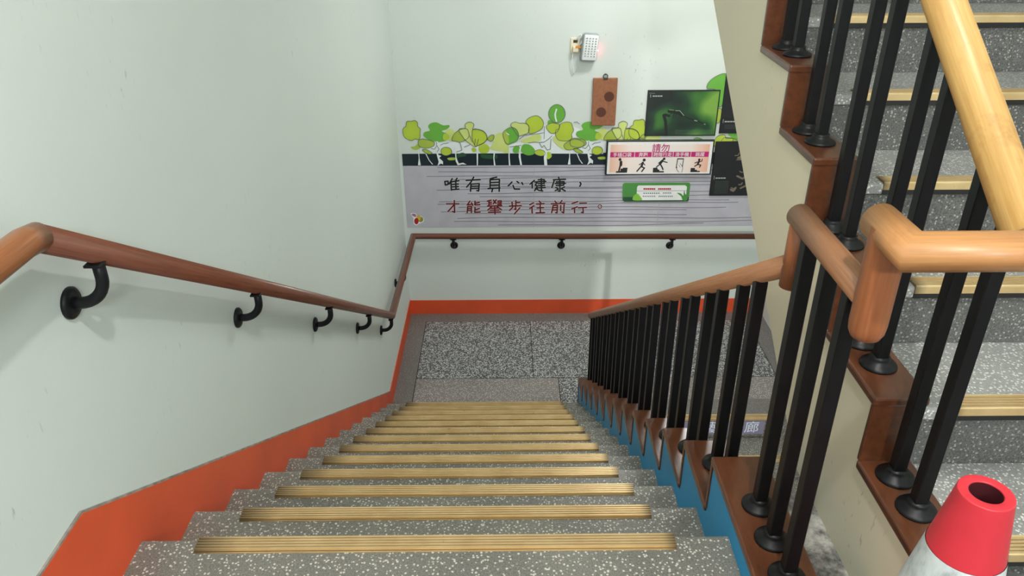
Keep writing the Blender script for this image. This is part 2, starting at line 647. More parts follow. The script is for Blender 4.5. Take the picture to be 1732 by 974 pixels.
# ------------------------------------------------------------------ rising flight
su = empty('staircase', (0, 0, 0), 'grey terrazzo stair flight with cream side wall, rising on the right behind the traffic cone', 'staircase')
sm2 = strip_mesh('nosing_strip', 1.010, 2.20, .052)
NU = 11
for k in range(NU):
    yn = UY0 + k * T
    z = UR * (k + 1)
    bm = bmesh.new()
    rr = .008
    pts = [(yn + T + .012, z), (yn + rr, z), (yn + rr * .3, z - rr * .3), (yn, z - rr), (yn, z - .028), (yn + .014, z - .034), (yn + .014, z - UR),
           (yn + T + .014, z - UR)]
    s = prism_x('step', pts, UX1 - .005, XR - .004, 'terrazzo_pale', su)
    # darker riser face
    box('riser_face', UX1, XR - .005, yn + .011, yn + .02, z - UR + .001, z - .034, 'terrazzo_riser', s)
    o = link('nosing_strip', sm2, None, s)
    o.rotation_euler = (0, 0, math.pi)
    o.location = (1.010 + 2.20, yn, z)
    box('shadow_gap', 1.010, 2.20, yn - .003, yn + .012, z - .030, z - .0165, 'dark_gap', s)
# sloping slab under the steps
prism_x('soffit', [(UY0 + .3, .02), (UY0 + .3, .17), (UY0 + NU * T + .1, UR * NU - .02), (UY0 + NU * T + .25, UR * NU - .10), (1.95, .02)], UX1 - .005, XR - .004, 'cream_paint', su)
uz = lambda k: UCZ + k * UR
KU = 11
side = [(1.62, 0), (1.0, 0), (1.0, uz(-1) - .02)]
for k in range(-1, KU):
    yb = UCY + (k + 1) * T
    side += [(yb + .008, uz(k) - .02)]
    if k < KU - 1:
        side += [(yb + .008, uz(k + 1) - .02)]
side += [(UCY + KU * T + .008, 1.96), (4.45, 1.955), (3.05, .992)]
ku = prism_x('side_wall', side, UX0 + .008, UX1 - .006, 'cream_paint', su)
for k in range(-1, KU):
    yf = UCY + k * T if k >= 0 else 1.0
    yb = UCY + (k + 1) * T
    board('cap_board', UX0, UX1, yf - .004, yb + .006, uz(k) - .022, uz(k), ku)
    if k >= 0:
        board('cap_riser', UX0 + .002, UX1 - .002, yf - .001, yf + .012, uz(k - 1) - .002, uz(k) - .016, ku, .003)

# ------------------------------------------------------------------ flight below the landing
sl = empty('staircase', (0, 0, 0), 'lower stair flight seen between the black balusters, white characters on its top riser', 'staircase')
sm3 = strip_mesh('nosing_strip', .98, 2.02, .05)
top_riser = None
for j in range(6):
    yn = 4.612 - j * T
    z = ZF - j * R
    pts = [(yn + T, z), (yn + .006, z), (yn, z - .006), (yn, z - R - .12), (yn + T, z - R - .0)] if j else [(yn + .05, z + .0005), (yn + .006, z + .0005), (yn, z - .006), (yn, z - R - .12), (yn + .05, z - R)]
    s = prism_x('step', pts, UX1, XR - .001, 'terrazzo_step', sl)
    o = link('nosing_strip', sm3, None, s)
    o.rotation_euler = (0, 0, math.pi)
    o.location = (.98 + 2.02, yn, z)
    if j == 0:
        top_riser = s


# ------------------------------------------------------------------ flat print helpers (on real planes)
def flat(name, polys, mat, parent, y, smooth_closed=False):
    """polys: lists of (x, z) in metres on the plane Y=y, facing -Y"""
    co, fc = [], []
    for poly in polys:
        n0 = len(co)
        if sum(a[0] * b[1] - b[0] * a[1] for a, b in zip(poly, poly[1:] + poly[:1])) < 0:
            poly = poly[::-1]
        co += [Vector((x, z)) for x, z in poly]
        fc.append(list(range(n0, n0 + len(poly))))
    vo, eo, fo, _, _, src = delaunay_2d_cdt(co, [], fc, 1, 1e-5)   # union of the shapes, no overlapping faces
    fo = [f for f, o_ in zip(fo, src) if o_]
    bm = bmesh.new()
    vs = [bm.verts.new((v.x, y, v.y)) for v in vo]
    for f in fo:
        nf = bm.faces.new([vs[i] for i in f])
        nf.normal_update()
        if nf.normal.y > 0:
            nf.normal_flip()
    return from_bm(name, bm, mat, parent, recalc=False)


def catmull(pts, sub=5):
    n = len(pts)
    out = []
    for i in range(n):
        p0, p1, p2, p3 = pts[i - 1], pts[i], pts[(i + 1) % n], pts[(i + 2) % n]
        for k in range(sub):
            t = k / sub
            out.append(tuple(.5 * (2 * p1[a] + (p2[a] - p0[a]) * t + (2 * p0[a] - 5 * p1[a] + 4 * p2[a] - p3[a]) * t * t + (3 * p1[a] - p0[a] - 3 * p2[a] + p3[a]) * t ** 3) for a in (0, 1)))
    return out


def ribbon(pts, wd, closed=False, capn=5):
    """quads and round ends of one brush stroke"""
    polys = []
    seg = list(zip(pts, pts[1:]))
    if closed:
        seg.append((pts[-1], pts[0]))
    for (a, b) in seg:
        dx, dy = b[0] - a[0], b[1] - a[1]
        L = math.hypot(dx, dy) or 1e-6
        nx, ny = -dy / L * wd / 2, dx / L * wd / 2
        polys.append([(a[0] + nx, a[1] + ny), (b[0] + nx, b[1] + ny), (b[0] - nx, b[1] - ny), (a[0] - nx, a[1] - ny)])
    for p in pts:
        polys.append([(p[0] + wd / 2 * math.cos(2 * math.pi * k / 8), p[1] + wd / 2 * math.sin(2 * math.pi * k / 8)) for k in range(8)])
    return polys


def P2W(ox, oy, sc, Y):
    return lambda p: at(ox + p[0] / sc, oy + p[1] / sc, Y)


def disc(cx, cy, r, n=14, ry=None):
    ry = ry or r
    return [(cx + r * math.cos(2 * math.pi * k / n), cy + ry * math.sin(2 * math.pi * k / n)) for k in range(n)]


# ------------------------------------------------------------------ wall mural
YM = YB - .0015
mu = empty('wall_mural', (0, 0, 0), 'printed wall mural with green trees over a grey board carrying two lines of large characters', 'mural')
MX0, MX1 = -.868, 2.329
box('grey_panel', MX0, MX1, YM, YB + .0005, -1.306, -.744, 'print_grey', mu)
box('dark_band', MX0, MX1, YM, YB + .0005, -.744, -.640, 'print_navy', mu)
# drawn wood-grain lines and panel seams
gl = []
for k in range(17):
    z = -.765 - k * .0325 + random.uniform(-.008, .008)
    xs = MX0 + random.choice([.05, .3, .55, .2]) + random.uniform(0, .25)
    xe = MX1 - random.uniform(0, .9)
    pts = []
    ph, am = random.uniform(0, 6), random.uniform(.004, .012)
    nn = 24
    for q in range(nn + 1):
        x = xs + (xe - xs) * q / nn
        pts.append((x, z + am * math.sin(ph + x * 2.1) + .004 * math.sin(ph * 2 + x * 5)))
    for a, b in zip(pts, pts[1:]):
        h = .0032
        gl.append([(a[0], a[1] - h), (b[0], b[1] - h), (b[0], b[1] + h), (a[0], a[1] + h)])
flat('grain_lines', gl, 'print_line', mu, YM - .0004)
for x in (.225, 1.30):
    flat('panel_seam', [[(x, -1.304), (x + .005, -1.304), (x + .005, -.746), (x, -.746)]], 'print_seam', mu, YM - .0005)

Z4 = P2W(680, 160, 7.494, YM)
Z5 = P2W(840, 160, 7.494, YM)
Z6 = P2W(1060, 110, 4.235, YM)
A = [  # (polygon, material, outline, repeats to the right)
    ([(60, 340), (120, 335), (160, 325), (195, 350), (200, 400), (232, 430), (228, 490), (230, 540), (205, 570), (165, 560), (120, 582), (60, 560), (20, 520), (10, 450), (25, 415), (50, 400)], 'print_lime', 1, 0),
    ([(205, 590), (245, 560), (300, 565), (370, 580), (410, 610), (400, 650), (330, 675), (260, 670), (215, 650)], 'print_olive', 1, 1),
    ([(110, 665), (160, 655), (200, 625), (235, 640), (220, 685), (160, 700)], 'print_olive', 0, 1),
    ([(545, 480), (600, 435), (660, 460), (680, 520), (640, 580), (590, 570)], 'print_pale', 0, 1),
    ([(630, 575), (660, 500), (720, 450), (780, 430), (830, 440), (850, 520), (810, 570), (740, 600), (680, 590)], 'print_olive', 1, 1),
    ([(720, 440), (800, 425), (800, 375), (850, 345), (905, 365), (910, 400), (895, 440), (960, 440), (1040, 470), (1080, 540), (1050, 600), (970, 640), (920, 660), (860, 620), (790, 560)], 'print_pale', 1, 1),
    ([(895, 445), (960, 437), (1040, 467), (1080, 540), (1050, 600), (970, 640), (930, 650), (890, 560)], 'print_lime', 1, 1),
    ([(330, 400), (360, 365), (430, 350), (490, 375), (530, 390), (595, 385), (600, 410), (560, 440), (503, 462), (580, 500), (600, 545), (560, 580), (470, 600), (380, 585), (320, 560), (270, 520), (285, 475), (350, 458), (345, 430)], 'print_green', 0, 1),
    ([(530, 500), (580, 500), (600, 545), (560, 580), (520, 560)], 'print_lime', 0, 1),
    ([(1085, 560), (1120, 515), (1165, 512), (1160, 560), (1130, 590), (1100, 580)], 'print_olive', 1, 1),
    ([(1110, 680), (1150, 620), (1170, 530), (1210, 490), (1270, 490), (1349, 560), (1349, 735), (1250, 720), (1150, 700)], 'print_pale', 0, 1),
    ([(970, 660), (1010, 630), (1070, 630), (1110, 670), (1090, 730), (1030, 745), (980, 720)], 'print_lime', 0, 1),
    ([(880, 690), (905, 670), (940, 690), (935, 720), (900, 728)], 'print_lime', 0, 1),
    ([(500, 690), (550, 665), (610, 680), (632, 730), (600, 760), (550, 770), (500, 745)], 'print_lime', 1, 1),
    ([(255, 700), (300, 690), (380, 735), (350, 752), (300, 740)], 'print_olive', 1, 1),
    ([(575, 805), (640, 795), (700, 805), (680, 825), (600, 830)], 'print_olive', 0, 1),
    ([(690, 765), (770, 735), (815, 765), (790, 785), (740, 790), (700, 800)], 'print_deep', 0, 1),
    ([(1000, 755), (1100, 760), (1200, 765), (1200, 810), (1100, 815), (1010, 800)], 'print_deep', 0, 1)]
B = [
    (disc(765, 240, 104, 18, 116), 'print_green', 1),
    ([(645, 360), (665, 320), (710, 340), (700, 370)], 'print_green', 0),
    ([(180, 380), (230, 345), (290, 360), (370, 365), (410, 410), (400, 480), (330, 510), (270, 520), (220, 450)], 'print_pale', 1),
    ([(370, 350), (400, 300), (490, 265), (550, 285), (590, 340), (588, 405), (540, 455), (440, 492), (405, 470), (410, 400)], 'print_lime', 1),
    ([(80, 490), (120, 440), (190, 412), (250, 440), (280, 510), (260, 580), (200, 610), (140, 630), (100, 580)], 'print_green', 1),
    ([(80, 490), (110, 450), (150, 520), (150, 620), (100, 580)], 'print_olive', 0),
    ([(300, 590), (420, 530), (540, 500), (560, 570), (480, 600), (380, 610)], 'print_pale', 0),
    ([(710, 560), (760, 520), (960, 560), (940, 640), (900, 700), (840, 690), (760, 630)], 'print_pale', 0),
    ([(630, 400), (690, 360), (760, 365), (800, 390), (770, 470), (700, 490), (650, 450)], 'print_lime', 1),
    ([(800, 380), (870, 345), (940, 355), (960, 400), (975, 450), (950, 500), (955, 550), (910, 580), (840, 585), (780, 570), (750, 520), (750, 450), (790, 430)], 'print_lime', 1),
    ([(850, 640), (930, 580), (1020, 565), (1110, 610), (1080, 660), (1000, 680), (900, 700)], 'print_olive', 1),
    ([(300, 690), (340, 630), (420, 635), (480, 690), (475, 750), (400, 768), (330, 740)], 'print_green', 0),
    ([(205, 690), (240, 645), (290, 660), (285, 730), (220, 735)], 'print_green', 0),
    ([(480, 720), (540, 695), (605, 715), (610, 760), (560, 775), (495, 755)], 'print_lime', 1),
    ([(635, 730), (680, 730), (698, 780), (660, 815), (635, 800)], 'print_lime', 0)]
TRUNK = [[(205, 715), (215, 715), (222, 800), (238, 893), (203, 893), (212, 800)],
         [(428, 590), (455, 590), (460, 760), (500, 775), (470, 800), (520, 845), (520, 885), (495, 870), (450, 900), (465, 850), (440, 760)],
         [(665, 640), (680, 640), (690, 800), (720, 870), (775, 860), (820, 885), (760, 882), (705, 893), (680, 840)],
         [(945, 690), (965, 690), (962, 895), (948, 895)],
         [(1160, 745), (1180, 730), (1170, 800), (1185, 895), (1165, 895), (1158, 800)],
         [(295, 745), (307, 745), (350, 830), (395, 882), (380, 882), (340, 832)]]
TRUNK5 = [[(155, 640), (166, 640), (165, 800), (176, 900), (156, 895), (150, 780)],
          [(285, 690), (320, 640), (302, 720), (306, 800), (322, 890), (300, 890), (280, 790)],
          [(605, 730), (638, 740), (635, 800), (642, 895), (605, 895), (598, 800)],
          [(596, 380), (612, 375), (606, 470), (615, 520), (590, 600), (560, 590), (580, 500)]]
DX = at(258.7 + 737, 220, YM)[0] - at(737, 220, YM)[0]
ly = YM - .0006
white, grey_out = [], []
for t_ in TRUNK:
    q = [Z4(p) for p in t_]
    white.append(q)
    white.append([(x + DX, z) for x, z in q])
    white.append([(x + 2 * DX, z) for x, z in q])
white += [[Z5(p) for p in t_] for t_ in TRUNK5]
# pale printed ground behind the tree crowns
bg = [Z4(p) for p in [(230, 740), (230, 690), (420, 610), (700, 600), (860, 620), (1000, 660), (1120, 640), (1349, 640), (1349, 744), (230, 744)]]
bg5 = [Z5(p) for p in [(150, 744), (150, 640), (300, 600), (440, 500), (590, 450), (620, 400), (720, 480), (960, 460), (960, 400), (1060, 440), (1000, 560), (1349, 620), (1349, 750)]]
for q in (bg, [(x + DX, z) for x, z in bg if x + DX < MX1]):
    flat('pale_ground', [q], 'print_white', mu, ly + .0002)
flat('pale_ground', [bg5], 'print_white', mu, ly + .0001)
for poly, mt, ol, rep in A:
    base = catmull([Z4(p) for p in poly], 4)
    for sft in ((0, DX, 2 * DX) if rep else (0, 3 * DX - 1.9)):
        q = [(x + sft, z) for x, z in base]
        if max(x for x, z in q) > MX1:
            continue
        flat('tree_crown', [q], mt, mu, ly)
        if ol:
            grey_out.append(q)
    ly -= .0001
for poly, mt, ol in B:
    q = catmull([Z5(p) for p in poly], 4)
    flat('tree_crown', [q], mt, mu, ly)
    if ol:
        grey_out.append(q)
    ly -= .0001
for poly, mt in (([(575, 165), (590, 120), (640, 80), (700, 60), (740, 90), (735, 200), (680, 290), (655, 285), (640, 180)], 'print_green'),
                 ([(645, 320), (680, 320), (665, 405), (630, 405)], 'print_olive'),
                 ([(620, 560), (650, 510), (700, 500), (712, 525), (760, 525), (750, 550), (690, 580), (650, 590)], 'print_lime'),
                 ([(475, 535), (500, 520), (540, 530), (560, 545), (480, 546)], 'print_green')):
    q = catmull([Z6(p) for p in poly], 4)
    flat('tree_crown', [q], mt, mu, ly)
    grey_out.append(q)
ly -= .0002
for q in white:
    if max(x for x, z in q) < MX1:
        flat('tree_trunk', [q], 'print_white', mu, ly)
for q in grey_out:
    flat('crown_outline', ribbon(q, .0045, True)[:len(q)], 'print_outline', mu, ly - .0002)
tw = []
for a_ in ([(440, 600), (440, 640), (470, 690), (445, 720)], [(720, 600), (740, 620), (760, 700), (690, 725)], [(370, 680), (410, 690), (440, 650)], [(490, 640), (520, 620), (590, 610)],
           [(790, 660), (850, 640), (865, 625)], [(860, 520), (890, 600)], [(930, 560), (920, 640)], [(970, 560), (950, 640)]):
    for s_ in (0, DX):
        flat('drawn_twig', ribbon([(Z4(p)[0] + s_, Z4(p)[1]) for p in a_], .0045), 'print_outline', mu, ly - .0003)
for a_ in ([(290, 560), (350, 515), (550, 490), (600, 480)], [(400, 610), (470, 600), (540, 605), (600, 600), (660, 560), (700, 520)], [(540, 605), (575, 670), (600, 640), (640, 700), (680, 690), (690, 560)],
           [(605, 400), (600, 560)], [(165, 660), (250, 650), (310, 640)], [(980, 350), (1020, 345), (1050, 370)]):
    flat('drawn_twig', ribbon([Z5(p) for p in a_], .0045), 'print_outline', mu, ly - .0003)
flat('crown_vein', ribbon([Z5(p) for p in [(758, 185), (742, 240), (745, 290), (758, 335)]], .012), 'print_white', mu, ly - .0004)
flat('crown_vein', ribbon([Z5(p) for p in [(125, 485), (155, 505)]], .008), 'print_white', mu, ly - .0004)

ZL = P2W(720, 280, 5.4125, YM - .001)
LINE1 = [
    [[(175, 145), (180, 178), (205, 172), (205, 142), (175, 145)], [(243, 120), (215, 168)], [(232, 150), (235, 225)], [(288, 115), (272, 140)], [(240, 148), (305, 138)], [(245, 172), (300, 168)], [(245, 195), (300, 192)], [(242, 220), (305, 215)], [(275, 140), (278, 218)]],
    [[(370, 135), (500, 128)], [(440, 105), (415, 150), (375, 197)], [(415, 170), (410, 235)], [(415, 170), (490, 165), (485, 232), (468, 228)], [(418, 190), (485, 188)], [(418, 209), (485, 207)]],
    [[(650, 105), (590, 120)], [(590, 132), (590, 208)], [(590, 130), (675, 125), (673, 235)], [(595, 155), (670, 152)], [(595, 180), (670, 178)], [(570, 210), (680, 205)], [(612, 215), (606, 240)]],
    [[(790, 150), (755, 187)], [(800, 182), (812, 214), (860, 215)], [(835, 145), (852, 158)], [(880, 155), (890, 173)]],
    [[(995, 135), (955, 170)], [(975, 162), (975, 205)], [(1000, 150), (1022, 150), (1002, 180), (1022, 186), (998, 230)], [(1005, 208), (1035, 226), (1072, 232)], [(1030, 130), (1085, 128), (1085, 165)], [(1020, 148), (1100, 145)], [(1030, 165), (1085, 163)], [(1030, 185), (1090, 182)], [(1025, 204), (1095, 201)], [(1058, 120), (1060, 222)]],
    [[(1217, 106), (1222, 124)], [(1168, 130), (1280, 125)], [(1178, 132), (1155, 202)], [(1195, 149), (1267, 147), (1263, 180)], [(1185, 165), (1280, 162)], [(1195, 182), (1263, 180)], [(1228, 135), (1230, 236), (1214, 232)], [(1190, 200), (1210, 208)], [(1185, 230), (1214, 216)], [(1272, 195), (1245, 208)], [(1245, 213), (1278, 232)]],
    [[(1413, 152), (1422, 168), (1411, 190)]]]
LINE2 = [
    [[(190, 350), (305, 350)], [(262, 320), (265, 428), (245, 420)], [(260, 358), (205, 420)]],
    [[(405, 325), (380, 360), (428, 353)], [(420, 340), (432, 364)], [(385, 375), (380, 432)], [(385, 375), (420, 372), (418, 430)], [(385, 392), (418, 390)], [(385, 409), (418, 407)], [(452, 325), (450, 360), (496, 358)], [(492, 335), (452, 346)], [(452, 380), (450, 428), (498, 425)], [(492, 392), (452, 406)]],
    [[(600, 316), (562, 326)], [(580, 322), (578, 368)], [(578, 338), (602, 336)], [(578, 354), (602, 352)], [(620, 316), (645, 346)], [(645, 314), (618, 350)], [(660, 325), (692, 322), (689, 368)], [(660, 340), (688, 338)], [(660, 355), (688, 353)], [(565, 371), (697, 368)], [(602, 376), (568, 408)], [(652, 374), (695, 405)], [(600, 391), (662, 388)], [(590, 409), (672, 407)], [(575, 427), (686, 425)], [(632, 380), (635, 444)]],
    [[(825, 320), (826, 358)], [(828, 338), (862, 335)], [(790, 334), (793, 360)], [(765, 371), (876, 366)], [(822, 371), (826, 402), (812, 398)], [(796, 382), (768, 410)], [(862, 386), (812, 443)]],
    [[(988, 340), (953, 358)], [(992, 367), (953, 391)], [(973, 385), (975, 436)], [(1038, 325), (1052, 338)], [(1013, 352), (1086, 348)], [(1020, 387), (1080, 384)], [(1010, 433), (1088, 430)], [(1048, 352), (1050, 430)]],
    [[(1183, 325), (1196, 340)], [(1247, 320), (1232, 340)], [(1148, 350), (1276, 345)], [(1167, 365), (1153, 432)], [(1167, 365), (1207, 363), (1202, 433), (1190, 430)], [(1163, 385), (1204, 383)], [(1160, 406), (1202, 404)], [(1236, 365), (1236, 412)], [(1267, 358), (1263, 433), (1247, 425)]],
    [[(1392, 329), (1338, 348)], [(1388, 377), (1338, 396)], [(1363, 390), (1363, 431)], [(1410, 345), (1472, 343)], [(1398, 386), (1474, 382)], [(1440, 386), (1442, 431), (1426, 428)]],
    [[(p[0], p[1]) for p in disc(1595, 375, 17, 14)] + [(1612, 375)]]]
LINE2[-1] = [LINE2[-1]] if isinstance(LINE2[-1][0], tuple) else LINE2[-1]
for line, ink, wd in ((LINE1, 'ink_black', .0145), (LINE2, 'ink_red', .0140)):
    for ch in line:
        po, pw = [], []
        for s_ in ch:
            q = [ZL(p) for p in s_]
            k_ = .6 if len(q) > 12 else 1.0
            po += ribbon(q, wd * k_)
            pw += ribbon(q, wd * k_ + .0032)
        flat('character_halo', pw, 'print_white', mu, YM - .0007)
        flat('character', po, ink, mu, YM - .0012)
# small fruit emblem in the lower left corner
ZE = P2W(680, 160, 4.059, YM - .0008)
for poly, mt, d_ in (([(60, 815), (95, 815), (105, 840), (115, 825), (150, 850), (145, 875), (115, 885), (100, 897), (80, 885), (78, 850)], 'print_white', 0), (disc(128, 857, 18, 12), 'logo_olive', .0002), (disc(114, 845, 14, 12, 20), 'logo_yellow', .0004),
                     (disc(99, 868, 15, 12, 22), 'logo_red', .0006), ([(65, 820), (90, 818), (98, 838), (80, 836)], 'logo_mauve', .0006)):
    flat('emblem', [catmull([ZE(p) for p in poly], 2)], mt, mu, YM - .0008 - d_)

# ------------------------------------------------------------------ text from the built-in font
def text(name, body, cx, cz, height, mat, parent, y, bold=.0, widen=1.0):
    cu = bpy.data.curves.new(name, 'FONT')
    cu.body = body
    cu.size = 1.0
    cu.align_x = 'CENTER'
    cu.offset = bold
    cu.resolution_u = 3
    ob = bpy.data.objects.new(name, cu)
    COL.objects.link(ob)
    dg = bpy.context.evaluated_depsgraph_get()
    me = bpy.data.meshes.new_from_object(ob.evaluated_get(dg))
    bpy.data.objects.remove(ob)
    bpy.data.curves.remove(cu)
    if not me.vertices:
        return None
    zs = [v.co.y for v in me.vertices]
    xs = [v.co.x for v in me.vertices]
    k = height / (max(zs) - min(zs))
    mz, mx = (max(zs) + min(zs)) / 2, (max(xs) + min(xs)) / 2
    for v in me.vertices:
        v.co = ((v.co.x - mx) * k * widen + cx, y, (v.co.y - mz) * k + cz)
    me.materials.clear()
    return link(name, me, mat, parent)


RY = 4.612 - .0085
rp0, rp1 = at(1150, 713, RY), at(1290, 734, RY)
rp = box('riser_panel', rp0[0], rp1[0], RY, RY + .004, rp1[1], rp0[1], 'riser_panel', top_riser)
for ch, px, py in (('藝', 1200, 722.5), ('廊', 1271.5, 722)):
    x_, z_ = at(px, py, RY - .001)
    text('character', ch, x_, z_, .105, 'riser_letter', top_riser, RY - .001, .004)

# ------------------------------------------------------------------ warning sign with pictograms
def rect_px(x0, y0, x1, y1, Y):
    a = at(x0, y0, Y)
    b = at(x1, y1, Y)
    return a[0], b[0], b[1], a[1]


YS = YB - .034
ws = empty('warning_sign', (0, 0, 0), 'white warning sign with a magenta header and five black figures, mounted over the mural', 'sign')
x0, x1, z0, z1 = rect_px(1029, 240.5, 1200, 293.5, YS)
box('backing', x0 - .012, x1 + .012, YS + .002, YB, z0 - .010, z1 + .012, 'sign_black', ws, .003)
box('face', x0, x1, YS - .002, YS + .004, z0, z1, 'sign_white', ws, .001)
SW, SH = x1 - x0, z1 - z0
fx = lambda u, v: (x0 + u * SW, z1 - v * SH)          # u to the right, v downwards on the face
box('printed_field', *(lambda a, b: (a[0], b[0]))(fx(.025, .06), fx(.972, .95)), YS - .0025, YS, fx(0, .945)[1], fx(0, .075)[1], 'sign_field', ws)
U = lambda p: fx((p[0] - 262) / 932, (p[1] - 110) / 292)  # from the zoomed drawing to the face
segs = [(285, 500), (505, 655), (662, 845), (850, 1003), (1008, 1165)]
words = ['手插口袋', '奔跑', '跨階行走', '滑手機', '跳躍']
text('lettering', '請勿', *U((732, 162)), .070, 'sign_magenta', ws, YS - .0042, .008)
for (a, b), wd_ in zip(segs, words):
    p, q = U((a, 199)), U((b, 246))
    flat('header_bar', [[(p[0], q[1]), (q[0], q[1]), (q[0], p[1]), (p[0], p[1])]], 'sign_magenta', ws, YS - .0030)
    text('lettering', wd_, *U(((a + b) / 2, 222)), .036, 'sign_white', ws, YS - .0042, .004)
px_ = SW / 932


def fig(strokes, discs, polys, mat='sign_ink', d=.0036):
    po = [[U(p) for p in q] for q in polys]
    for pts, wd in strokes:
        po += ribbon([U(p) for p in pts], wd * px_)
    for c in discs:
        po.append([U(p) for p in disc(c[0], c[1], c[2])])
    flat('pictogram', po, mat, ws, YS - d)


fig([([(385, 288), (386, 318)], 24), ([(380, 325), (372, 368)], 14)], [(375, 266, 13)], [[(345, 388), (345, 375), (385, 372), (385, 350), (405, 350), (405, 342), (448, 342), (445, 388)]])
fig([([(582, 296), (572, 330)], 20), ([(570, 332), (600, 346), (578, 378)], 12), ([(566, 335), (534, 376)], 12), ([(578, 298), (550, 315)], 8), ([(586, 300), (602, 318)], 8)], [(592, 272, 14)], [])
fig([([(757, 277), (737, 310)], 20), ([(762, 285), (800, 295)], 9), ([(747, 280), (724, 302)], 9), ([(741, 312), (757, 336), (768, 360)], 12), ([(732, 316), (708, 336)], 10)], [(770, 262, 12)], [[(678, 388), (678, 345), (715, 342), (722, 360), (735, 362), (738, 375), (778, 375), (778, 388)]])
fig([], [], [[(888, 258), (948, 258), (944, 348), (882, 348)]])
fig([], [], [[(895, 268), (941, 268), (937, 338), (890, 338)], [(892, 335), (918, 305), (946, 340), (940, 388), (915, 388), (893, 360)]], 'sign_skin', .0040)
fig([([(892, 338), (893, 360), (915, 386)], 4), ([(918, 306), (946, 342), (941, 386)], 4), ([(908, 318), (920, 340)], 3)], [], [], 'sign_ink', .0044)
fig([([(1086, 287), (1076, 314)], 17), ([(1090, 290), (1110, 286), (1112, 266)], 8), ([(1072, 292), (1050, 302)], 8), ([(1075, 316), (1052, 332)], 10), ([(1082, 316), (1105, 322), (1096, 342)], 10)], [(1086, 272, 11)], [[(1018, 386), (1018, 348), (1055, 348), (1058, 365), (1075, 365), (1078, 375), (1103, 375), (1103, 386)]])

# ------------------------------------------------------------------ green notice
YN = YB - .012
gn = empty('notice_sign', (0, 0, 0), 'small green-bordered notice with white field, below the warning sign', 'sign')
ZN = P2W(980, 220, 5.41, YN)


def plate(name, poly, mat, parent, y0, y1):
    bm = bmesh.new()
    a = [bm.verts.new((x, y0, z)) for x, z in poly]
    b = [bm.verts.new((x, y1, z)) for x, z in poly]
    bm.faces.new(a)
    bm.faces.new(b[::-1])
    for i in range(len(poly)):
        j = (i + 1) % len(poly)
        bm.faces.new((a[i], a[j], b[j], b[i]))
    return from_bm(name, bm, mat, parent)


plate('backing', [ZN(p) for p in [(398, 500), (412, 486), (1005, 484), (1016, 496), (1000, 640), (990, 652), (410, 656), (395, 640)]], 'notice_green', gn, YN, YB)
flat('lower_band', [[ZN(p) for p in [(398, 612), (1003, 610), (1000, 640), (990, 651), (410, 655), (396, 640)]]], 'notice_dark', gn, YN - .0004)
fl_ = [ZN(p) for p in [(528, 520), (540, 506), (968, 504), (984, 518), (972, 630), (955, 640), (535, 642), (520, 628)]]
flat('white_field', [fl_], 'sign_white', gn, YN - .0008)
flat('bush', [catmull([ZN(p) for p in q], 3) for q in ([(490, 640), (495, 605), (525, 580), (548, 595), (572, 640)],)], 'notice_bush', gn, YN - .0012)
flat('bush', [catmull([ZN(p) for p in q], 3) for q in ([(945, 640), (930, 605), (892, 575), (930, 580), (950, 600), (958, 550), (972, 590), (995, 570), (985, 640)],)], 'notice_green', gn, YN - .0012)
dash = lambda xa, xb, y, h, n, fillr: [[ZN((xa + (xb - xa) * i / n, y - h)), ZN((xa + (xb - xa) * (i + fillr) / n, y - h)), ZN((xa + (xb - xa) * (i + fillr) / n, y + h)), ZN((xa + (xb - xa) * i / n, y + h))] for i in range(n)]
flat('printed_line', dash(586, 696, 538, 8, 6, .88) + dash(720, 840, 538, 8, 7, .85), 'notice_red', gn, YN - .0012)
flat('printed_line', [[ZN(p) for p in [(524, 556), (978, 552), (978, 555), (524, 559)]]] + dash(586, 740, 577, 6, 8, .6) + dash(765, 845, 575, 6, 5, .6) + dash(580, 700, 605, 6, 7, .55) + dash(725, 860, 605, 6, 8, .6), 'notice_ink', gn, YN - .0012)

# ------------------------------------------------------------------ photo boards
YP = YB - .014
ph = empty('photo_board', (0, 0, 0), 'green photo board of a dragonfly on a stem, above the warning sign', 'picture')
x0, x1, z0, z1 = rect_px(1093.2, 152, 1214.5, 229.5, YP)
x0, x1 = 1.129, 1.710
z0, z1 = -.497, -.121
box('board', x0, x1, YP + .001, YB, z0, z1, 'photo_black', ph, .002)
box('photograph', x0 + .010, x1 - .010, YP, YP + .004, z0 + .010, z1 - .010, 'photo_green', ph)
V = lambda p: (x0 + (p[0] - (150 - (p[1] - 175) / 335 * 25)) / (517 - (p[1] - 175) / 335 * 15) * (x1 - x0), z1 - (p[1] - 175) / 335 * (z1 - z0))
dk, lt = [], []
for pts, wd in (([(262, 355), (275, 400), (280, 500)], .024), ([(270, 350), (300, 360)], .02), ([(300, 325), (330, 330), (372, 340), (395, 358)], .026), ([(390, 352), (430, 375), (490, 395), (557, 422)], .008),
                ([(300, 355), (318, 340), (330, 335)], .005), ([(325, 375), (335, 340)], .005), ([(345, 365), (350, 338)], .004)):
    dk += ribbon([V(p) for p in pts], wd)
dk.append([V(p) for p in disc(312, 327, 13)])
for pts, wd in (([(345, 322), (375, 322), (405, 358)], .004), ([(480, 393), (498, 398)], .006), ([(548, 420), (557, 423)], .005), ([(300, 315), (335, 318)], .003)):
    lt += ribbon([V(p) for p in pts], wd)
flat('dragonfly', dk, 'fly_dark', ph, YP - .0005)
flat('dragonfly_highlight', lt, 'fly_light', ph, YP - .0009)
tx = ribbon([V((168, 205)), V((168, 225))], .003) + ribbon([V((160, 195)), V((198, 197))], .0015)
for i in range(4):
    tx += ribbon([V((185 + i * 18, 216)), V((195 + i * 18, 216))], .008)
flat('caption', tx, 'photo_text', ph, YP - .0005)
tx = []
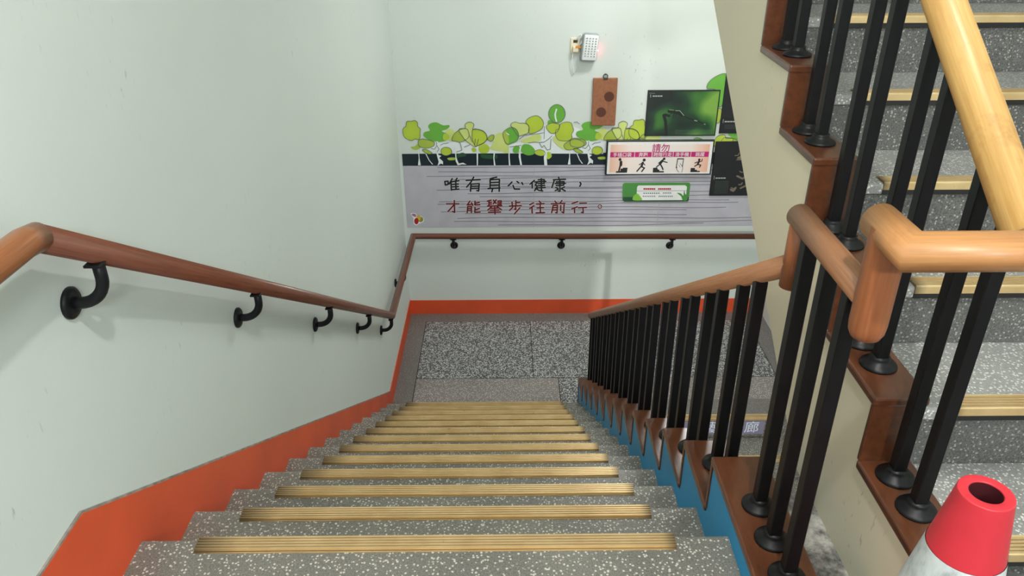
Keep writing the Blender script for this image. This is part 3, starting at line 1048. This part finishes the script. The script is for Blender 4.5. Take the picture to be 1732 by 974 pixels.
for r_ in range(4):
    for i in range(22):
        tx += ribbon([V((345 + i * 12, 466 + r_ * 9)), V((351 + i * 12, 466 + r_ * 9))], .0032)[:1]
flat('caption', tx, 'photo_text_dim', ph, YP - .0005)

for nm_, (x0, x1, z0, z1), lab in (('upper', (1.738, 2.30, -.478, .02), 'dark photo board beside the dragonfly photo, partly hidden by the cream side wall'),
                                   ('lower', (1.722, 2.30, -1.022, -.545), 'black photo board right of the warning sign, partly hidden by the cream side wall')):
    pb = empty('photo_board', (0, 0, 0), lab, 'picture')
    box('board', x0, x1, YP + .001, YB, z0, z1, 'photo_black', pb, .002)
    box('photograph', x0 + .008, x1 - .008, YP, YP + .004, z0 + .008, z1 - .008, 'sign_black', pb)
    tx, br = [], []
    zz = z0 + (.10 if nm_ == 'upper' else .16)
    tx += ribbon([(x0 + .022, zz - .01), (x0 + .022, zz + .02)], .003)
    for i in range(4):
        tx += ribbon([(x0 + .038 + i * .022, zz), (x0 + .050 + i * .022, zz)], .009)
    flat('caption', tx, 'photo_text', pb, YP - .0005)
    tx = []
    for r_ in range(3 if nm_ == 'upper' else 9):
        for i in range(9):
            tx += ribbon([(x0 + .04 + i * .013, zz - .03 - r_ * .013), (x0 + .047 + i * .013, zz - .03 - r_ * .013)], .003)[:1]
    flat('caption', tx, 'photo_text_dim', pb, YP - .0005)
    if nm_ == 'lower':
        for i in range(14):
            cx_, cz_ = x0 + random.uniform(.17, .30), z0 + random.uniform(.05, .40)
            ang = random.uniform(-.6, .6)
            L_ = random.uniform(.02, .06)
            br = ribbon([(cx_, cz_), (cx_ + L_ * math.cos(ang), cz_ + L_ * math.sin(ang)), (cx_ + L_ * 1.5 * math.cos(ang + .5), cz_ + L_ * 1.5 * math.sin(ang + .5))], random.uniform(.004, .016))
            flat('pale_fungus', br, 'photo_bark', pb, YP - .0005 - i * .0001)

# ------------------------------------------------------------------ wooden plaque
pq = empty('wooden_plaque', (0, 0, 0), 'narrow brown wooden plaque hanging on the back wall above the mural', 'plaque')
YQ = YB - .022
box('panel', .688, .882, YQ, YB - .002, -.404, -.022, 'wood_plaque', pq, .004, 2)
for px, py in ((1030.3, 163.5), (1016.6, 189.8)):
    c_ = at(px, py, YQ)
    ring = []
    flat('round_stamp', [disc(c_[0], c_[1], .040, 24)], 'plaque_stamp', pq, YQ - .0006)
tube('hanging_ring', [(.785 + .018 * math.cos(a / 12 * 2 * math.pi), YB - .008, -.010 + .018 * math.sin(a / 12 * 2 * math.pi)) for a in range(13)], .0035, 'steel', pq, 8)
box('hook_plate', .768, .802, YB - .026, YB - .018, -.034, -.016, 'steel', pq, .002)
o = lathe('hanging_nail', [(0, 0), (.006, 0), (.006, .004), (.0025, .005), (.0025, .02), (0, .02)], 'steel', pq, 10, (.785, YB - .018, .008))
o.rotation_euler = (-math.pi / 2, 0, 0)

# ------------------------------------------------------------------ emergency lamp and socket
lp = empty('emergency_lamp', (0, 0, 0), 'white emergency lamp with rows of bulbs and red indicator on the back wall', 'lamp')
LX, LZ = .640, .220
bm = bmesh.new()
bx(bm, -.066, .066, -.055, 0, -.105, .105, .022, 4)
body = from_bm('lamp_body', bm, 'lamp_edge', lp, True)
bm = bmesh.new()
bx(bm, -.058, .058, -.066, -.045, -.096, .096, .010, 3)
fc = from_bm('lamp_face', bm, 'plastic_white', lp, True)
for b_ in (body, fc):
    b_.location = (LX, YB - .012, LZ)
    b_.rotation_euler = (0, math.radians(5), math.radians(8))
M_ = Matrix.Translation((LX, YB - .012, LZ)) @ Matrix.Rotation(math.radians(8), 4, 'Z') @ Matrix.Rotation(math.radians(5), 4, 'Y')
ball = None
for r_ in range(8):
    for c_ in range(4):
        p = M_ @ Vector((-.036 + c_ * .024, -.067, .072 - r_ * .019))
        o = lathe('bulb', [(0, -.003), (.0055, -.001), (.005, .002), (0, .004)], 'lamp_dot', lp, 8, p, True, ball)
        ball = o.data
p = M_ @ Vector((.068, -.03, -.02))
o = lathe('indicator', [(0, -.006), (.006, -.003), (.006, .003), (0, .006)], 'led_red', lp, 10, p)
box('wall_bracket', LX - .03, LX + .03, YB - .016, YB, LZ - .05, LZ + .05, 'plastic_white', lp, .003)
pts = [(.560, YB - .040, .225), (.575, YB - .05, .25), (.59, YB - .04, .285), (.575, YB - .02, .315), (.555, YB - .018, .30), (.556, YB - .02, .26)]
tube('cable', pts, .004, 'plastic_white', lp, 8)
tube('cable', [(.520, YB - .03, .19), (.512, YB - .022, .10), (.530, YB - .018, .015), (.565, YB - .02, .08), (.572, YB - .03, .18)], .003, 'plastic_white', lp, 8)
so = empty('wall_socket', (0, 0, 0), 'cream wall socket with plug left of the emergency lamp', 'socket')
box('socket_plate', .500, .572, YB - .010, YB, .165, .285, 'plastic_cream', so, .003, 2)
box('socket_slot', .520, .552, YB - .0115, YB - .009, .248, .270, 'steel', so, .001)
box('plug', .516, .560, YB - .045, YB - .010, .182, .225, 'plastic_cream', so, .006, 2)
box('orange_tag', .536, .586, YB - .047, YB - .0455, .215, .232, 'orange_tape', so)

# ------------------------------------------------------------------ handrail on the walls
XRAIL = -.812
RR = .0255
wh = empty('wall_handrail', (0, 0, 0), 'dark brown round wooden handrail running along the left and back walls on black brackets', 'handrail')
YD = 4.70
ZD = -1.318
tube('rail_end', [(XRAIL, -.9, .873), (XRAIL, 1.19, .873), (XRAIL, 1.232, .866)], RR + .001, 'wood_wall_rail_end', wh, 24)
tube('rail', [(XRAIL, 1.225, .868), (XRAIL, YD, ZD), (XRAIL, 6.118, -1.352), (XR - .02, 6.118, -1.374)], RR, 'wood_wall_rail', wh, 24)


def rail_z(y):
    if y < 1.225:
        return .873
    if y < YD:
        return .868 + (ZD - .868) * (y - 1.225) / (YD - 1.225)
    return ZD + (-1.352 - ZD) * (y - YD) / (6.118 - YD)


arm_me = plate_me = None


def bracket(loc, rz, parent):
    """local: wall at +X side 0 ... rail axis at x=.08 above; rotated by rz"""
    global arm_me, plate_me
    if arm_me is None:
        n = 9
        pts = [(.004, 0, -.118)] + [(.022 + .058 * math.sin(a), 0, -.060 - .058 * math.cos(a)) for a in [math.pi / 2 * k / n for k in range(n + 1)]] + [(.080, 0, -RR + .003)]
        o = tube('bracket', pts, .0125, 'black_bracket', None, 12)
        arm_me = o.data
        bpy.data.objects.remove(o)
    o = link('bracket', arm_me, None, parent)
    o.location = loc
    o.rotation_euler = (0, 0, rz)
    pl = lathe('wall_plate', [(0, 0), (.034, 0), (.034, .006), (.030, .010), (.018, .012), (0, .012)], 'black_bracket', o, 24, (0, 0, -.118), True, plate_me)
    pl.rotation_euler = (0, math.pi / 2, 0)
    plate_me = pl.data
    sd = box('saddle', .064, .096, -.026, .026, -RR - .002, -RR + .004, 'black_bracket', o, .001)
    return o


for y in (1.385, 2.215, 3.085, 3.938, 4.665, 5.45):
    bracket((XW, y, rail_z(y)), 0, wh)
for x in (-.467, .473, 1.431):
    bracket((x, YB, -1.355 - .022 * (x + .8) / 3.1), -math.pi / 2, wh)

# ------------------------------------------------------------------ balustrades
flange_prof = [(0, 0), (.040, 0), (.040, .004), (.037, .008), (.024, .015), (.021, .021), (.021, .026), (0, .026)]
FL = None


def baluster(x, y, zb, zt, parent, half=.0142):
    global FL
    o = box('baluster', x - half, x + half, y - half, y + half, zb, zt, 'black_paint', parent, .002)
    f = lathe('base_flange', flange_prof, 'black_paint', o, 24, (x, y, zb), True, FL)
    FL = f.data
    return o


XB = .596
RL = .0245
r1 = empty('stair_railing', (0, 0, 0), 'brown wooden rail on black balusters along the descending flight with the blue kerb', 'railing')
slope = lambda y: .700 - (y - 1.44) * .6205
tube('handrail', [(XB, 4.79, slope(4.79)), (XB, 1.435, slope(1.435))], RL, 'wood_rail', r1, 24)
tube('rail_riser', [(XB, 1.437, .650), (XB, 1.437, .806)], RL, 'wood_rail_red', r1, 24)
tube('handrail', [(XB, 1.462, .800), (XB, 1.112, .800)], RL + .001, 'wood_rail', r1, 24)
rv = lathe('rail_riser', [(0, .726), (.016, .728), (.024, .733), (.029, .744), (.0305, .758), (.0305, .93)], 'wood_rail_red', r1, 28, (XB + .003, 1.105, 0))
rv.data.uv_layers.new(name='UVMap')
for lp_ in rv.data.loops:
    v_ = rv.data.vertices[lp_.vertex_index].co
    rv.data.uv_layers[0].data[lp_.index].uv = (math.atan2(v_.y, v_.x) / 6.2832 + .5, v_.z)
for y in (1.383, 1.276, 1.172):
    baluster(XB, y, kz(0), .785, r1)
for i in range(1, 13):
    for dy in (.215, .105):
        y = CAPY + i * T - dy
        baluster(XB, y, kz(i), slope(y) - .019, r1)
# turn of the rail and wooden post on the lower landing
tube('handrail', [(XB, 4.78, slope(4.78)), (.85, 4.80, slope(4.78))], RL, 'wood_rail', r1, 20)
tube('end_post', [(.828, 4.80, slope(4.78)), (.828, 4.80, ZF)], .026, 'wood_rail_red', r1, 20)

XU = .826
r2 = empty('stair_railing', (0, 0, 0), 'thick pale wooden rail on black balusters along the rising flight on the right', 'railing')
us = lambda y: .959 + .705 * (y - 1.193)
tube('handrail', [(XU, 1.118, us(1.118)), (XU, 1.118 + .27 * 11, us(1.118) + .705 * .27 * 11)], .036, 'wood_rail_light', r2, 28)
tube('cross_rail', [(XB + .004, 1.150, .922), (XB + .004, 1.035, .922), (.985, 1.035, .922)], .031, 'wood_rail_tan', r2, 28)
for k in range(-1, 10):
    for dy in (.122, .218):
        y = UCY + k * T + dy
        baluster(XU, y, uz(k), us(y) - .02, r2, .0135)

# ------------------------------------------------------------------ traffic cone
CXX, CYY, CH = .628, .767, .70
tc_ = empty('traffic_cone', (0, 0, 0), 'red and white traffic cone standing on the upper landing at the right', 'traffic cone')
rad = lambda z: .0345 + (CH - z) * .156
seg = lambda z0, z1, n=4: [(rad(z0 + (z1 - z0) * k / n), z0 + (z1 - z0) * k / n) for k in range(n + 1)]
lathe('cone_top', seg(.600, .6965) + [(.0348, .6985), (.0344, .6997), (.0338, .700), (.0325, .7001), (.0222, .7001), (.0215, .6998), (.0210, .699), (.0225, .62), (0, .62)], 'cone_red', tc_, 40, (CXX, CYY, 0))
lathe('inner_hole', [(.0215, .622), (.0205, .6985)], 'cone_dark', tc_, 32, (CXX, CYY, 0))
lathe('reflective_band', [(r + .0008, z) for r, z in seg(.502, .600)], 'cone_white', tc_, 40, (CXX, CYY, 0))
lathe('cone_body', seg(.03, .502), 'cone_red', tc_, 40, (CXX, CYY, 0))
box('cone_base', CXX - .185, CXX + .185, CYY - .185, CYY + .185, 0, .032, 'cone_red', tc_, .008, 2)
